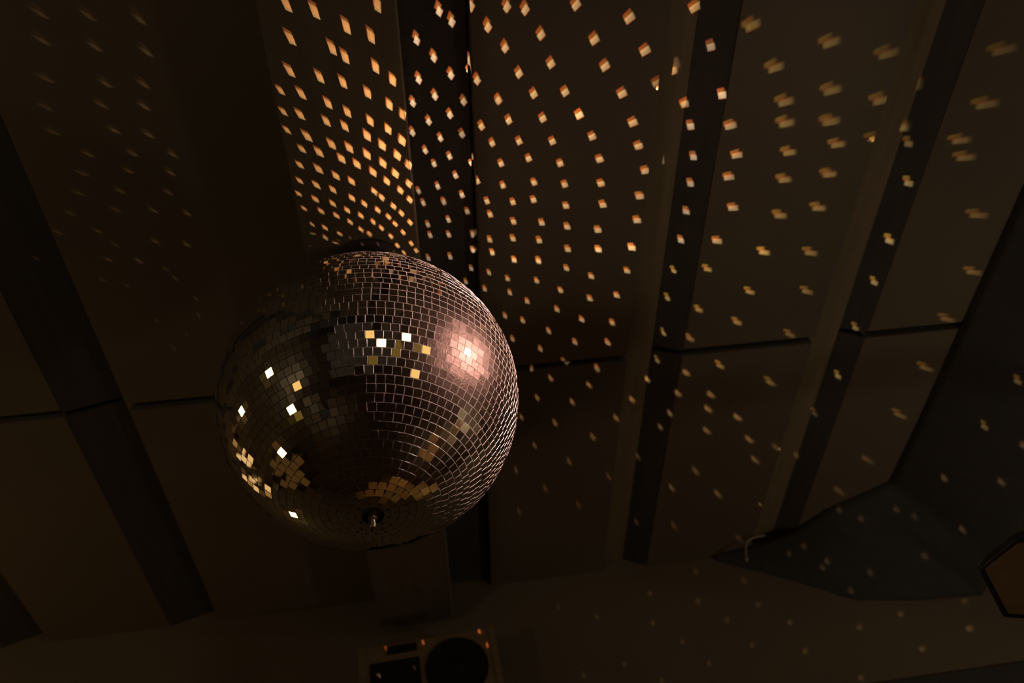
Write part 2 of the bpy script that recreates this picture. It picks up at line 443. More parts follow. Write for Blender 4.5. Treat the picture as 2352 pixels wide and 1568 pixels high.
def beams():
    base = {}
    for i, (x, y, z, st, energy, size, cosv) in enumerate(BEAMS):
        T = Vector((x, y, z)); P = reflect_point(T)
        d = (T - P); dist = d.length; d.normalize()
        run = min(dist - .01, max(.09, 3*size/cosv)); half = size/2/run
        if st not in base:
            ld = bpy.data.lights.new('added_beam_spot', 'SPOT'); ld.use_nodes = True
            gobo(ld.node_tree, STYLES[st]); ld.shadow_soft_size = 0.0; ld.spot_blend = 0.0
            base[st] = ld
        else:
            ld = base[st].copy()
        ld.spot_size = 2*math.atan(2.4*half)
        up = Vector((0, -1, .25)); up = (up - d*d.dot(up)).normalized()
        zl = -d; xl = up.cross(zl)
        nrm = (P - BALL).normalized()
        east = Vector((0, 0, 1)).cross(nrm).normalized(); north = nrm.cross(east)
        def on_tile(q):                      # slide a point of the beam's section along the beam onto the tile
            q = q - d*(q.dot(nrm)/d.dot(nrm)); return q.dot(east), q.dot(north)
        ex, nx = on_tile(xl); ey, ny = on_tile(up)
        sn = 1 if ny >= 0 else -1            # second emitter's image towards the viewer's side
        se = 1 if (ex*1.0 >= 0) else -1
        kk = 2*run/size
        for nm, vv in (('ux', ex*se), ('uy', ey*se), ('vx', nx*sn), ('vy', ny*sn)):
            ld.node_tree.nodes[nm].inputs[1].default_value = vv*kk
        for k, (ox, oy) in (('1', STYLES[st]['o1']), ('2', STYLES[st]['o2'])):   # the two emitters' images, side by side
            ld.node_tree.nodes['cu' + k].inputs[1].default_value = (ex*ox + ey*oy)*se
            ld.node_tree.nodes['cv' + k].inputs[1].default_value = (nx*ox + ny*oy)*sn
        o = bpy.data.objects.new('added_beam_spot', ld); COL.objects.link(o)
        P2 = T - d*run  # light added close to the surface, in place of the tile's reflection
        ld.energy = energy*run*run
        o.matrix_world = Matrix(((xl.x, up.x, zl.x, P2.x), (xl.y, up.y, zl.y, P2.y), (xl.z, up.z, zl.z, P2.z), (0,0,0,1)))
# each beam: where it lands (x, y, z), pattern, power at one metre, width of the patch, cosine of the landing angle
BEAMS = [
    (-0.1734,0.3984,2.991,'b',93.574,0.0143,0.56), (-0.1301,0.4116,2.991,'b',97.193,0.0143,0.58), (-0.0273,0.4059,2.991,'b',93.894,0.0142,0.6), (-0.0822,0.4388,2.991,'b',112.855,0.0141,0.62),
    (-0.0435,0.4567,2.991,'b',101.796,0.0141,0.64), (-0.1765,0.4531,2.991,'b',88.279,0.0142,0.59), (-0.1107,0.4733,2.991,'b',102.902,0.0141,0.64), (-0.0912,0.4893,2.991,'b',106.373,0.014,0.66),
    (-0.0417,0.5095,2.991,'b',126.473,0.0139,0.69), (-0.1876,0.5075,2.991,'b',84.163,0.014,0.62), (-0.139,0.5213,2.991,'b',92.641,0.0139,0.66), (-0.1008,0.5332,2.991,'b',114.059,0.0139,0.69),
    (-0.0147,0.534,2.991,'b',145.504,0.0139,0.72), (-0.2093,0.5405,2.991,'b',69.829,0.0112,0.62), (-0.1749,0.5489,2.991,'b',86.406,0.0139,0.66), (-0.0607,0.5545,2.991,'b',120.343,0.0138,0.73),
    (-0.1319,0.5691,2.991,'b',93.589,0.0138,0.7), (-0.025,0.5783,2.991,'b',149.121,0.0137,0.76), (-0.2115,0.579,2.991,'b',61.043,0.0111,0.64), (-0.1835,0.5865,2.991,'b',77.778,0.0138,0.67),
    (-0.1005,0.5874,2.991,'b',107.032,0.0137,0.73), (-0.1398,0.602,2.991,'b',85.126,0.0137,0.72), (-0.0624,0.6065,2.991,'b',135.569,0.0137,0.77), (-0.0031,0.5986,2.991,'b',121.926,0.0137,0.79),
    (-0.1088,0.6137,2.991,'b',104.799,0.0137,0.75), (-0.032,0.6246,2.991,'b',151.923,0.0136,0.8), (-0.2113,0.6135,2.991,'b',59.554,0.011,0.66), (-0.178,0.6281,2.991,'b',74.711,0.0154,0.7),
    (-0.137,0.6467,2.991,'b',81.502,0.0153,0.75), (-0.1914,0.6518,2.991,'b',62.829,0.0123,0.69), (-0.1619,0.6604,2.991,'b',83.357,0.0153,0.73), (-0.1063,0.6559,2.991,'b',105.855,0.0153,0.78),
    (-0.071,0.6346,2.991,'b',132.103,0.0153,0.79), (-0.0459,0.6553,2.991,'b',147.823,0.0152,0.83), (-0.0087,0.6484,2.991,'b',166.862,0.0152,0.84), (-0.1231,0.6764,2.991,'b',94.983,0.0152,0.78),
    (-0.0757,0.6715,2.991,'b',127.687,0.0152,0.82), (-0.0201,0.6774,2.991,'b',162.264,0.0152,0.86), (-0.2005,0.6828,2.991,'b',62.824,0.0123,0.69), (-0.1679,0.6942,2.991,'b',70.731,0.0152,0.74),
    (-0.0965,0.6895,2.991,'b',117.784,0.0152,0.82), (-0.0485,0.6911,2.991,'b',142.716,0.0151,0.86), (-0.1383,0.7103,2.991,'b',89.376,0.0143,0.78), (-0.0688,0.708,2.991,'b',122.769,0.0151,0.85),
    (-0.0274,0.7144,2.991,'b',157.041,0.0151,0.89), (-0.2063,0.7149,2.991,'b',62.962,0.0113,0.69), (-0.1109,0.7238,2.991,'b',101.225,0.014,0.82), (-0.0451,0.7288,2.991,'b',137.664,0.014,0.89),
    (-0.0039,0.7378,2.991,'b',142.118,0.0138,0.92), (-0.1771,0.7264,2.991,'b',71.045,0.0139,0.74), (-0.1481,0.7385,2.991,'b',78.57,0.0136,0.78), (-0.0711,0.7493,2.991,'b',109.638,0.0135,0.88),
    (-0.0215,0.7503,2.991,'b',142.295,0.0135,0.92), (-0.0586,0.7626,2.991,'b',116.985,0.0132,0.9), (-0.0052,0.7721,2.991,'b',138.632,0.0131,0.94), (-0.2129,0.7416,2.991,'b',57.311,0.0108,0.69),
    (-0.1837,0.756,2.991,'b',65.726,0.0132,0.73), (-0.1149,0.7592,2.991,'b',95.02,0.0132,0.83), (-0.1526,0.7683,2.991,'b',73.238,0.013,0.77), (-0.0931,0.7734,2.991,'b',101.625,0.0129,0.86),
    (-0.0379,0.7837,2.991,'b',122.637,0.0128,0.93), (-0.208,0.7739,2.991,'b',57.045,0.0103,0.69), (-0.1274,0.7846,2.991,'b',91.194,0.0126,0.81), (-0.0692,0.7893,2.991,'b',107.494,0.0126,0.89),
    (-0.024,0.8007,2.991,'b',120.142,0.0124,0.94), (-0.177,0.7827,2.991,'b',58.859,0.0126,0.74), (-0.1496,0.7947,2.991,'b',72.632,0.0124,0.78), (-0.1031,0.7988,2.991,'b',92.557,0.0123,0.85),
    (-0.0499,0.8063,2.991,'b',109.097,0.0122,0.92), (-0.1253,0.8113,2.991,'b',80.34,0.012,0.81), (-0.0807,0.8149,2.991,'b',94.009,0.012,0.88), (-0.0385,0.8235,2.991,'b',107.253,0.0119,0.94),
    (-0.0091,0.8227,2.991,'b',117.77,0.012,0.96), (-0.1987,0.8101,2.991,'b',49.928,0.0096,0.7), (-0.1753,0.82,2.991,'b',60.791,0.0118,0.72), (-0.1065,0.8301,2.991,'b',72.538,0.0117,0.84),
    (-0.0664,0.8305,2.991,'b',91.941,0.0117,0.9), (-0.0247,0.8444,2.991,'b',105.415,0.0115,0.95), (-0.2007,0.8308,2.991,'b',53.482,0.0093,0.65), (-0.1494,0.8358,2.991,'b',54.184,0.0115,0.81),
    (-0.0915,0.8417,2.991,'b',70.666,0.0115,0.86), (-0.0498,0.851,2.991,'b',89.848,0.0113,0.92), (-0.1781,0.8423,2.991,'b',48.675,0.0114,0.75), (-0.1603,0.8563,2.991,'b',48.472,0.0113,0.72),
    (-0.2111,0.8583,2.991,'b',33.671,0.0093,0.78), (-0.0389,0.8741,2.991,'b',84.215,0.0112,0.93), (-0.0109,0.8718,2.991,'b',90.539,0.0112,0.96), (-0.1871,0.8694,2.991,'b',36.702,0.0092,0.78),
    (-0.0022,0.8897,2.991,'b',72.125,0.0112,0.97), (-0.0283,0.8928,2.991,'b',74.291,0.0112,0.94), (-0.0012,0.6987,2.9913,'b',108.423,0.0151,0.89), (0.0829,0.4685,3.159,'c',221.866,0.016,0.79),
    (0.1054,0.4894,3.159,'c',196.481,0.016,0.8), (0.1404,0.454,3.131,'c',95.543,0.016,0.75), (0.2074,0.4586,3.131,'c',89.779,0.0161,0.74), (0.242,0.4655,3.131,'c',90.547,0.0161,0.74),
    (0.3389,0.4618,3.131,'c',88.326,0.0163,0.7), (0.171,0.4936,3.131,'c',105.569,0.016,0.78), (0.2729,0.5139,3.131,'c',88.227,0.0161,0.76), (0.0365,0.5202,3.159,'c',211.451,0.0159,0.83),
    (0.2034,0.5347,3.131,'c',96.58,0.0159,0.8), (0.0669,0.5554,3.159,'c',225.749,0.0158,0.85), (0.1377,0.573,3.181,'c',269.204,0.0159,0.87), (0.2939,0.5713,3.131,'c',91.941,0.016,0.78),
    (0.0983,0.5919,3.159,'c',219.872,0.0157,0.88), (0.0344,0.5973,3.159,'c',237.974,0.0157,0.88), (0.1474,0.595,3.131,'c',95.72,0.0157,0.86), (0.2305,0.5867,3.131,'c',99.977,0.0158,0.82),
    (0.0641,0.6332,3.159,'c',231.632,0.0156,0.91), (0.1212,0.6481,3.159,'c',115.564,0.0157,0.91), (0.1888,0.6384,3.131,'c',105.829,0.0157,0.87), (0.2606,0.6308,3.131,'c',98.492,0.0158,0.83),
    (0.3245,0.6305,3.131,'c',96.577,0.0159,0.8), (0.0921,0.6746,3.159,'c',207.009,0.0156,0.93), (0.0478,0.6859,3.159,'c',204.956,0.0155,0.94), (0.2096,0.6829,3.131,'c',98.001,0.0156,0.89),
    (0.28,0.6835,3.131,'c',96.513,0.0157,0.85), (0.3561,0.681,3.131,'c',102.595,0.0159,0.8), (0.1533,0.6916,3.131,'c',94.849,0.0155,0.92), (0.0189,0.6445,3.159,'c',210.943,0.0156,0.91),
    (0.0126,0.7077,3.159,'c',166.169,0.0155,0.95), (0.1149,0.7189,3.159,'c',92.11,0.0155,0.95), (0.0694,0.7246,3.159,'c',200.692,0.0146,0.96), (0.0362,0.7503,3.159,'c',189.384,0.0146,0.97),
    (0.0861,0.7674,3.159,'c',188.268,0.0146,0.98), (0.134,0.7827,3.181,'c',175.294,0.0147,0.98), (0.1746,0.7303,3.131,'c',88.099,0.0146,0.93), (0.2311,0.7306,3.131,'c',96.65,0.0147,0.9),
    (0.3014,0.7357,3.131,'c',95.533,0.0149,0.86), (0.0525,0.7822,3.159,'c',178.09,0.0146,0.99), (0.1924,0.7785,3.131,'c',97.889,0.0146,0.94), (0.2513,0.7709,3.131,'c',96.295,0.0147,0.91),
    (0.3199,0.7877,3.131,'c',95.178,0.0148,0.86), (0.0968,0.8131,3.159,'c',177.101,0.0146,0.99), (0.0567,0.8355,3.159,'c',158.325,0.0145,1), (0.141,0.8155,3.131,'c',94.448,0.0145,0.98),
    (0.1957,0.8303,3.131,'c',91.27,0.0146,0.96), (0.2637,0.8282,3.131,'c',95.62,0.0147,0.91), (0.332,0.8387,3.131,'c',95.12,0.0148,0.86), (0.0145,0.8435,3.159,'c',88.359,0.0145,0.99),
    (0.0226,0.8735,3.159,'c',105.75,0.0145,1), (0.0674,0.8746,3.159,'c',131.596,0.0145,1), (0.1085,0.8609,3.159,'c',158.637,0.0146,1), (0.1604,0.8655,3.131,'c',89.219,0.0145,0.98),
    (0.2173,0.8728,3.131,'c',92.025,0.0146,0.95), (0.2631,0.8709,3.131,'c',95.077,0.0147,0.92), (0.3367,0.8924,3.131,'c',95.17,0.0148,0.86), (0.1182,0.9031,3.159,'c',79.538,0.0146,0.99),
    (0.1664,0.8991,3.131,'c',84.21,0.0145,0.98), (0.0755,0.9211,3.159,'c',123.367,0.0145,1), (0.2184,0.9218,3.131,'c',86.866,0.0146,0.95), (0.2824,0.9303,3.131,'c',91.095,0.0147,0.9),
    (0.3412,0.946,3.131,'c',96.012,0.0148,0.86), (0.0286,0.929,3.159,'c',88.634,0.0145,0.99), (0.0317,0.9574,3.159,'c',89.279,0.0145,0.98), (0.0737,0.9597,3.159,'c',106.751,0.0145,0.99),
    (0.1291,0.9642,3.159,'c',107.621,0.0146,0.98), (0.164,0.9637,3.131,'c',69.197,0.0145,0.96), (0.2169,0.9658,3.131,'c',82.12,0.0146,0.94), (0.2775,0.9766,3.131,'c',85.915,0.0147,0.9),
    (0.1276,1.0056,3.159,'c',100.152,0.0146,0.96), (0.1692,0.9986,3.131,'c',64.85,0.0145,0.95), (0.3452,1.0065,3.131,'c',85.576,0.0149,0.84), (0.0232,1.0179,3.159,'c',73.451,0.0145,0.96),
    (0.0737,1.0189,3.159,'c',91.169,0.0146,0.96), (0.2196,1.0236,3.131,'c',72.877,0.0146,0.92), (0.2768,1.0304,3.131,'c',81.745,0.0148,0.88), (0.4446,0.4913,3.131,'c',87.423,0.0171,0.66),
    (0.5878,0.4898,3.171,'c',60.889,0.0176,0.62), (0.3782,0.5289,3.131,'c',92.76,0.0168,0.72), (0.4823,0.5563,3.131,'c',92.557,0.017,0.67), (0.6273,0.5633,3.155,'c',90.198,0.0175,0.86),
    (0.4032,0.5825,3.131,'c',96.872,0.0168,0.73), (0.5569,0.6164,3.171,'c',81.409,0.0173,0.68), (0.5146,0.6231,3.131,'c',48.973,0.017,0.68), (0.443,0.6413,3.131,'c',102.533,0.0168,0.73),
    (0.661,0.6594,3.1376,'c',192.865,0.0175,0.88), (0.5954,0.688,3.171,'c',81.96,0.0173,0.67), (0.356,0.681,3.131,'c',98.397,0.0165,0.8), (0.4716,0.7056,3.131,'c',107.925,0.0168,0.73),
    (0.6121,0.7364,3.1628,'c',130.463,0.0173,0.92), (0.687,0.7265,3.131,'c',89.986,0.0175,0.6), (0.3862,0.7309,3.131,'c',103.95,0.0155,0.8), (0.4891,0.7597,3.131,'c',107.82,0.0157,0.73),
    (0.6262,0.8062,3.1555,'c',129.729,0.0162,0.93), (0.4059,0.7845,3.131,'c',104.028,0.0155,0.8), (0.51,0.8192,3.131,'c',102.98,0.0158,0.72), (0.6281,0.8717,3.1545,'c',121.607,0.0162,0.93),
    (0.7143,0.7969,3.131,'c',105.178,0.0164,0.59), (0.4126,0.8428,3.131,'c',103.541,0.0155,0.8), (0.5035,0.8813,3.131,'c',107.426,0.0157,0.73), (0.7054,0.8499,3.131,'c',96.845,0.0164,0.6),
    (0.4205,0.8958,3.131,'c',104.056,0.0155,0.8), (0.5038,0.9431,3.131,'c',107.733,0.0157,0.73), (0.6283,0.9439,3.1544,'c',129.521,0.0162,0.93), (0.7293,0.9299,3.131,'c',99.041,0.0164,0.59),
    (0.4133,0.9607,3.131,'c',98.753,0.0155,0.8), (0.6261,1.0228,3.1555,'c',138.632,0.0162,0.92), (0.7056,1.0169,3.131,'c',104.749,0.0164,0.59), (0.4982,1.0162,3.131,'c',108.572,0.0157,0.73),
    (0.4181,1.0142,3.131,'c',95.19,0.0155,0.78), (0.1271,1.0062,3.159,'c',84.058,0.0132,0.96), (0.1687,0.9992,3.131,'c',59.866,0.0131,0.95), (0.2195,1.024,3.131,'c',65.557,0.0132,0.92),
    (0.277,1.0343,3.131,'c',79.203,0.0133,0.88), (0.4178,1.0151,3.131,'c',96.698,0.0136,0.78), (0.1214,1.0565,3.159,'c',80.434,0.0132,0.94), (0.1602,1.0534,3.131,'c',54.57,0.0131,0.93),
    (0.2037,1.0751,3.131,'c',63.356,0.0132,0.9), (0.3443,1.0598,3.131,'c',84.452,0.0135,0.82), (0.4927,1.082,3.131,'c',97.306,0.0138,0.71), (0.1072,1.0933,3.159,'c',70.468,0.0132,0.92),
    (0.2733,1.0883,3.131,'c',73.889,0.0133,0.85), (0.4057,1.0893,3.131,'c',90.22,0.0136,0.77), (0.1492,1.0989,3.131,'c',49.08,0.0132,0.9), (0.2092,1.1163,3.131,'c',58.061,0.0133,0.87),
    (0.332,1.1226,3.131,'c',78.634,0.0135,0.8), (0.4061,1.155,3.131,'c',84.942,0.0137,0.74), (0.4731,1.1527,3.131,'c',98.702,0.0138,0.7), (0.2509,1.1461,3.131,'c',64.394,0.0134,0.83),
    (0.1966,1.1843,3.131,'c',45.724,0.0134,0.83), (0.325,1.1791,3.131,'c',60.915,0.0136,0.78), (0.2403,1.204,3.131,'c',55.222,0.0135,0.8), (0.3896,1.2181,3.131,'c',74.227,0.0137,0.72),
    (0.4687,1.2372,3.131,'c',84.457,0.0139,0.67), (0.3063,1.2446,3.131,'c',54.869,0.0136,0.75), (0.2148,1.2594,3.131,'c',41.003,0.0135,0.77), (0.3753,1.2889,3.131,'c',59.228,0.0138,0.69),
    (0.4615,1.3008,3.131,'c',68.145,0.014,0.65), (0.2864,1.3009,3.131,'c',43.823,0.0137,0.72), (0.3479,1.3484,3.131,'c',32.952,0.0139,0.67), (0.267,1.377,3.1429,'c',28.012,0.0139,0.68),
    (0.4386,1.386,3.131,'c',51.05,0.0141,0.62), (0.4982,1.0166,3.131,'c',106.133,0.0157,0.73), (0.8275,1.0589,3.131,'r',95.414,0.0168,0.53), (0.6195,1.1113,3.159,'r',118.007,0.0162,0.9),
    (0.6927,1.0951,3.131,'r',95.286,0.0164,0.59), (0.6151,1.195,3.1612,'r',104.314,0.0163,0.87), (0.8151,1.1755,3.131,'r',91.362,0.0169,0.52), (0.6888,1.2178,3.131,'r',78.222,0.0165,0.57),
    (0.6177,1.3079,3.1599,'r',85.881,0.0165,0.83), (0.7995,1.2707,3.131,'r',81.548,0.0169,0.51), (0.6788,1.3104,3.131,'r',64.763,0.0166,0.55), (0.6125,1.4045,3.1625,'r',58.267,0.0167,0.78),
    (0.7777,1.4165,3.131,'r',67.221,0.0171,0.48), (0.6919,0.517,3.131,'r',39.152,0.023,0.55), (0.8652,0.5587,3.131,'r',32.217,0.0237,0.49), (0.7577,0.6037,3.131,'r',39.984,0.0231,0.54),
    (0.997,0.5888,3.131,'r',24.334,0.0242,0.45), (0.7958,0.6789,3.131,'r',44.124,0.0232,0.54), (0.8942,0.6596,3.131,'r',38.135,0.0236,0.49), (1.0148,0.6891,3.131,'r',35.18,0.0242,0.45),
    (0.8084,0.7272,3.131,'r',51.519,0.0232,0.54), (0.9098,0.7303,3.131,'r',44.15,0.0236,0.49), (1.2573,0.5952,3.131,'r',17.28,0.0246,0.37), (1.267,0.7147,3.131,'r',27.404,0.0246,0.37),
    (1.1115,0.7764,3.171,'r',26.255,0.0238,0.45), (0.8318,0.7976,3.131,'r',63.224,0.02,0.53), (0.9421,0.7867,3.131,'r',52.208,0.0205,0.48), (0.8359,0.8644,3.131,'r',66.325,0.02,0.53),
    (0.9414,0.8592,3.131,'r',58.858,0.0204,0.48), (0.8464,0.9584,3.131,'r',67.068,0.02,0.53), (0.9382,0.9463,3.131,'r',62.196,0.0204,0.49), (0.8278,1.0585,3.131,'r',63.622,0.02,0.53),
    (0.949,1.0714,3.131,'r',56.51,0.0205,0.48), (1.0271,0.7779,3.131,'r',29.861,0.0208,0.45), (1.1645,1.0656,3.1469,'r',123.454,0.0215,0.84), (1.14,0.8119,3.1628,'r',33.596,0.0214,0.85),
    (1.239,0.7981,3.131,'r',34.925,0.0218,0.38), (1.2671,0.8423,3.131,'r',35.55,0.0219,0.38), (1.1632,0.907,3.1478,'r',81.433,0.0214,0.85), (1.3621,1.0026,3.131,'r',35.614,0.0223,0.35),
    (0.9699,1.1908,3.131,'r',51.922,0.0182,0.46), (1.1637,1.1933,3.1475,'r',98.663,0.019,0.82), (1.4194,1.177,3.131,'r',49.435,0.0199,0.34), (1.1577,1.3464,3.1514,'r',61.121,0.0191,0.79),
    (0.9562,1.3302,3.131,'r',37.467,0.0184,0.44), (1.4015,1.3287,3.131,'r',35.771,0.02,0.33), (0.9356,1.4976,3.131,'r',45.023,0.0186,0.42), (1.1554,1.5225,3.1528,'r',69.757,0.0194,0.75),
    (1.4005,1.5044,3.131,'r',40.853,0.0202,0.32), (1.5845,1.463,3.0007,'r',37.217,0.0207,0.76), (1.1325,1.6832,3.1677,'r',19.728,0.0197,0.72), (1.3819,1.6888,3.131,'r',38.665,0.0205,0.31),
    (1.5731,1.6528,3.0163,'r',38.738,0.021,0.73), (0.315,1.406,3.131,'f',50.26,0.0144,0.65), (0.42,1.4438,3.131,'f',54.527,0.0147,0.6), (0.598,1.4839,3.171,'f',90.661,0.0152,0.56),
    (0.6878,1.4351,3.131,'f',63.854,0.0153,0.51), (0.2803,1.4712,3.131,'f',43.098,0.0145,0.62), (0.3771,1.501,3.131,'f',45.845,0.0147,0.58), (0.5594,1.5548,3.171,'f',41.13,0.0153,0.54),
    (0.6738,1.5094,3.131,'f',60.075,0.0154,0.49), (0.771,1.5276,3.131,'f',64.405,0.0157,0.46), (0.2374,1.5378,3.131,'f',30.25,0.0146,0.59), (0.332,1.5734,3.131,'f',34.666,0.0149,0.56),
    (0.506,1.5809,3.131,'f',43.136,0.0152,0.51), (0.6634,1.5904,3.1364,'f',62.795,0.0155,0.69), (0.7725,1.5836,3.131,'f',59.803,0.0158,0.45), (0.6458,1.6521,3.1454,'f',45.905,0.0157,0.66),
    (0.8679,1.6308,3.131,'f',64.692,0.0161,0.41), (0.7826,1.6724,3.131,'f',45.617,0.016,0.42), (0.4433,1.6476,3.131,'f',29.463,0.0152,0.5), (0.9228,1.7306,3.131,'f',50.523,0.0165,0.38),
    (0.2759,1.6564,3.131,'f',19.794,0.015,0.52), (0.3783,1.7393,3.131,'f',18.618,0.0154,0.48), (0.6013,1.7969,3.1683,'f',20.849,0.016,0.61), (0.9588,1.8251,3.131,'f',37.249,0.0168,0.36),
    (0.774,1.8457,3.131,'f',26.974,0.0164,0.38), (0.7078,1.9125,3.131,'f',27.316,0.0164,0.38), (0.8657,1.9699,3.131,'f',34.216,0.0169,0.35), (0.2222,1.7513,3.131,'f',15.233,0.0153,0.49),
    (0.5026,1.8257,3.131,'f',13.738,0.0158,0.43), (0.3106,1.8466,3.131,'f',11.325,0.0156,0.44), (0.2314,1.9403,3.131,'f',8.521,0.0159,0.42), (0.4159,1.941,3.131,'f',8.749,0.016,0.41),
    (0.6219,2.0991,3.1577,'f',12.15,0.0169,0.5), (0.7402,2.1035,3.131,'f',13.208,0.017,0.34), (0.9814,2.2197,3.131,'f',12.08,0.0179,0.29), (1.0185,1.781,3.131,'f',21.415,0.0186,0.35),
    (1.1133,1.8668,3.171,'f',15.507,0.0192,0.35), (1.3405,1.886,3.131,'f',22.207,0.0198,0.29), (1.2848,2.0269,3.131,'f',19.003,0.02,0.29), (1.1002,2.1447,3.171,'f',8.663,0.0199,0.31),
    (1.5476,1.8971,3.0321,'f',21.472,0.0204,0.76), (1.6516,1.8303,2.9436,'f',21.938,0.0206,0.69), (1.6579,1.6767,2.9449,'f',24.939,0.0203,0.7), (1.6294,2.0722,2.9589,'f',20.676,0.021,0.63),
    (1.302,2.1098,3.1156,'f',7.789,0.0202,0.84), (1.3648,2.123,3.0805,'f',9.723,0.0204,0.78), (1.468,2.0771,3.0672,'f',9.587,0.0206,0.79), (1.5165,2.0857,3.0362,'f',6.97,0.0208,0.78),
    (1.1424,2.2564,3.0713,'f',5.669,0.0202,0.96), (1.1912,2.2305,3.0756,'f',6.965,0.0202,0.94), (1.2472,2.241,3.0149,'f',9.84,0.0204,0.88), (1.2298,2.2548,3.0026,'f',7.149,0.0203,0.91),
    (1.3718,2.2488,2.958,'f',8.634,0.0207,0.75), (1.5506,2.2044,2.9636,'f',12.048,0.0211,0.63), (1.3005,2.2893,2.9268,'f',8.435,0.0206,0.77), (1.6669,2.315,2.8522,'f',3.66,0.0217,0.66),
    (0.832,2.315,3.0856,'f',2.753,0.0187,0.85), (0.9783,2.315,3.0296,'f',2.851,0.019,0.82), (0.6549,2.315,3.0289,'f',2.605,0.0184,0.9), (0.8023,2.315,2.9767,'f',2.688,0.0186,0.87),
    (0.9932,2.315,2.9347,'f',2.833,0.0189,0.83), (0.4618,2.315,2.9693,'f',2.48,0.018,0.94), (0.6348,2.315,2.9215,'f',2.555,0.0182,0.92), (0.8729,2.315,2.8955,'f',2.719,0.0186,0.86),
    (0.7078,2.315,2.8453,'f',2.582,0.0183,0.91), (0.92,2.315,2.8014,'f',2.738,0.0187,0.85), (0.3787,2.315,2.7838,'f',2.398,0.0178,0.98), (0.509,2.315,2.7991,'f',2.455,0.018,0.95),
    (0.7671,2.315,2.7634,'f',2.61,0.0184,0.9), (0.6078,2.315,2.7324,'f',2.499,0.0181,0.94), (0.3451,2.315,3.0229,'f',1.721,0.018,0.95), (1.0676,2.315,2.86,'f',3.893,0.02,0.81),
    (1.281,2.315,2.8117,'f',4.64,0.0205,0.76), (1.4333,2.315,2.8361,'f',4.901,0.021,0.72), (1.6228,2.315,2.757,'f',8.357,0.0215,0.67), (1.4381,2.315,2.7137,'f',5.864,0.0209,0.72),
    (1.0755,2.315,2.7595,'f',4.312,0.02,0.81), (1.2054,2.315,2.6537,'f',4.497,0.0203,0.78), (1.7858,2.315,2.7923,'o',11.07,0.022,0.63), (-0.6098,0.4306,3.131,'f',7.144,0.0188,0.5),
    (-0.5325,0.4385,3.131,'f',6.646,0.0186,0.53), (-0.4487,0.4492,3.131,'f',8.18,0.0183,0.58), (-0.6224,0.4769,3.131,'f',7.142,0.0188,0.5), (-0.5387,0.4922,3.131,'f',8.029,0.0185,0.54),
    (-0.4529,0.5067,3.131,'f',9.356,0.0182,0.59), (-0.6406,0.5448,3.131,'f',6.394,0.0187,0.49), (-0.5409,0.5601,3.131,'f',7.927,0.0183,0.55), (-0.4755,0.565,3.131,'f',8.736,0.0181,0.59),
    (-0.6599,0.5972,3.131,'f',4.881,0.0187,0.49), (-0.5613,0.5993,3.131,'f',7.332,0.0183,0.54), (-0.4863,0.6078,3.131,'f',8.771,0.0181,0.59), (-0.6655,0.6462,3.131,'f',4.926,0.0186,0.48),
    (-0.554,0.6512,3.131,'f',7.995,0.0182,0.54), (-0.4941,0.6643,3.131,'f',8.141,0.018,0.58), (-0.6167,0.6953,3.131,'f',6.272,0.0184,0.5), (-0.5351,0.7004,3.131,'f',7.854,0.0181,0.55),
    (-0.4607,0.7084,3.131,'f',7.834,0.0178,0.6), (-0.6401,0.7352,3.131,'f',5.686,0.0184,0.49), (-0.5528,0.7366,3.131,'f',5.872,0.0181,0.54), (-0.4752,0.7471,3.131,'f',8.018,0.0178,0.59),
    (-0.6606,0.7777,3.131,'f',5.055,0.0185,0.47), (-0.5821,0.7786,3.131,'f',5.385,0.0182,0.51), (-0.4913,0.7899,3.131,'f',6.202,0.0179,0.57), (-0.6918,0.8208,3.131,'f',4.437,0.0186,0.44),
    (-0.6025,0.8208,3.131,'f',4.804,0.0182,0.49), (-0.5314,0.8281,3.131,'f',6.618,0.018,0.54), (-0.467,0.8412,3.131,'f',7.47,0.0178,0.58), (-0.7305,0.8625,3.131,'f',4.719,0.0187,0.42),
    (-0.6543,0.8655,3.131,'f',5.211,0.0184,0.45), (-0.6293,0.9024,3.131,'f',4.296,0.0183,0.46), (-0.548,0.9018,3.131,'f',6.99,0.018,0.51), (-0.4867,0.916,3.131,'f',7.933,0.0178,0.55),
    (-0.6548,0.9354,3.131,'f',3.604,0.0184,0.44), (-0.5951,0.9447,3.131,'f',4.216,0.0182,0.47), (-0.8073,0.9354,3.1572,'f',4.291,0.0191,0.63), (-0.654,0.938,3.131,'f',5.047,0.0154,0.44),
    (-0.5934,0.9493,3.131,'f',4.724,0.0152,0.47), (-0.5461,0.9717,3.131,'f',5.627,0.015,0.49), (-0.5327,0.9989,3.131,'f',5.052,0.015,0.49), (-0.6817,0.9873,3.131,'f',4.024,0.0155,0.41),
    (-0.6373,1.0078,3.131,'f',3.861,0.0153,0.43), (-0.5032,1.0578,3.131,'f',4.457,0.015,0.5), (-0.5095,1.1041,3.131,'f',4.03,0.015,0.48), (-0.6019,1.108,3.131,'f',3.898,0.0153,0.43),
    (-0.549,1.1533,3.131,'f',3.105,0.0152,0.45), (-0.5875,1.1933,3.131,'f',3.311,0.0154,0.42), (-0.1933,2.1,2.8297,'o',18.447,0.0152,0.95), (-0.0886,2.1,2.8332,'o',30.995,0.0152,0.97),
    (0.0734,2.1,2.8436,'o',35.677,0.0152,0.99), (0.0907,2.1,2.7975,'o',27.872,0.0151,0.99), (-0.2148,2.096,2.7502,'f',129.137,0.0135,0.95), (-0.1177,2.096,2.7601,'f',29.181,0.0134,0.97),
    (-0.1305,0.846,2.991,'f',12.785,0.0082,0.81), (-0.1081,0.8597,2.985,'f',40.009,0.0081,0.82), (-0.0773,0.8626,2.985,'f',37.297,0.0081,0.88), (-0.1534,0.8509,2.991,'f',7.756,0.0082,0.8),
]
beams()

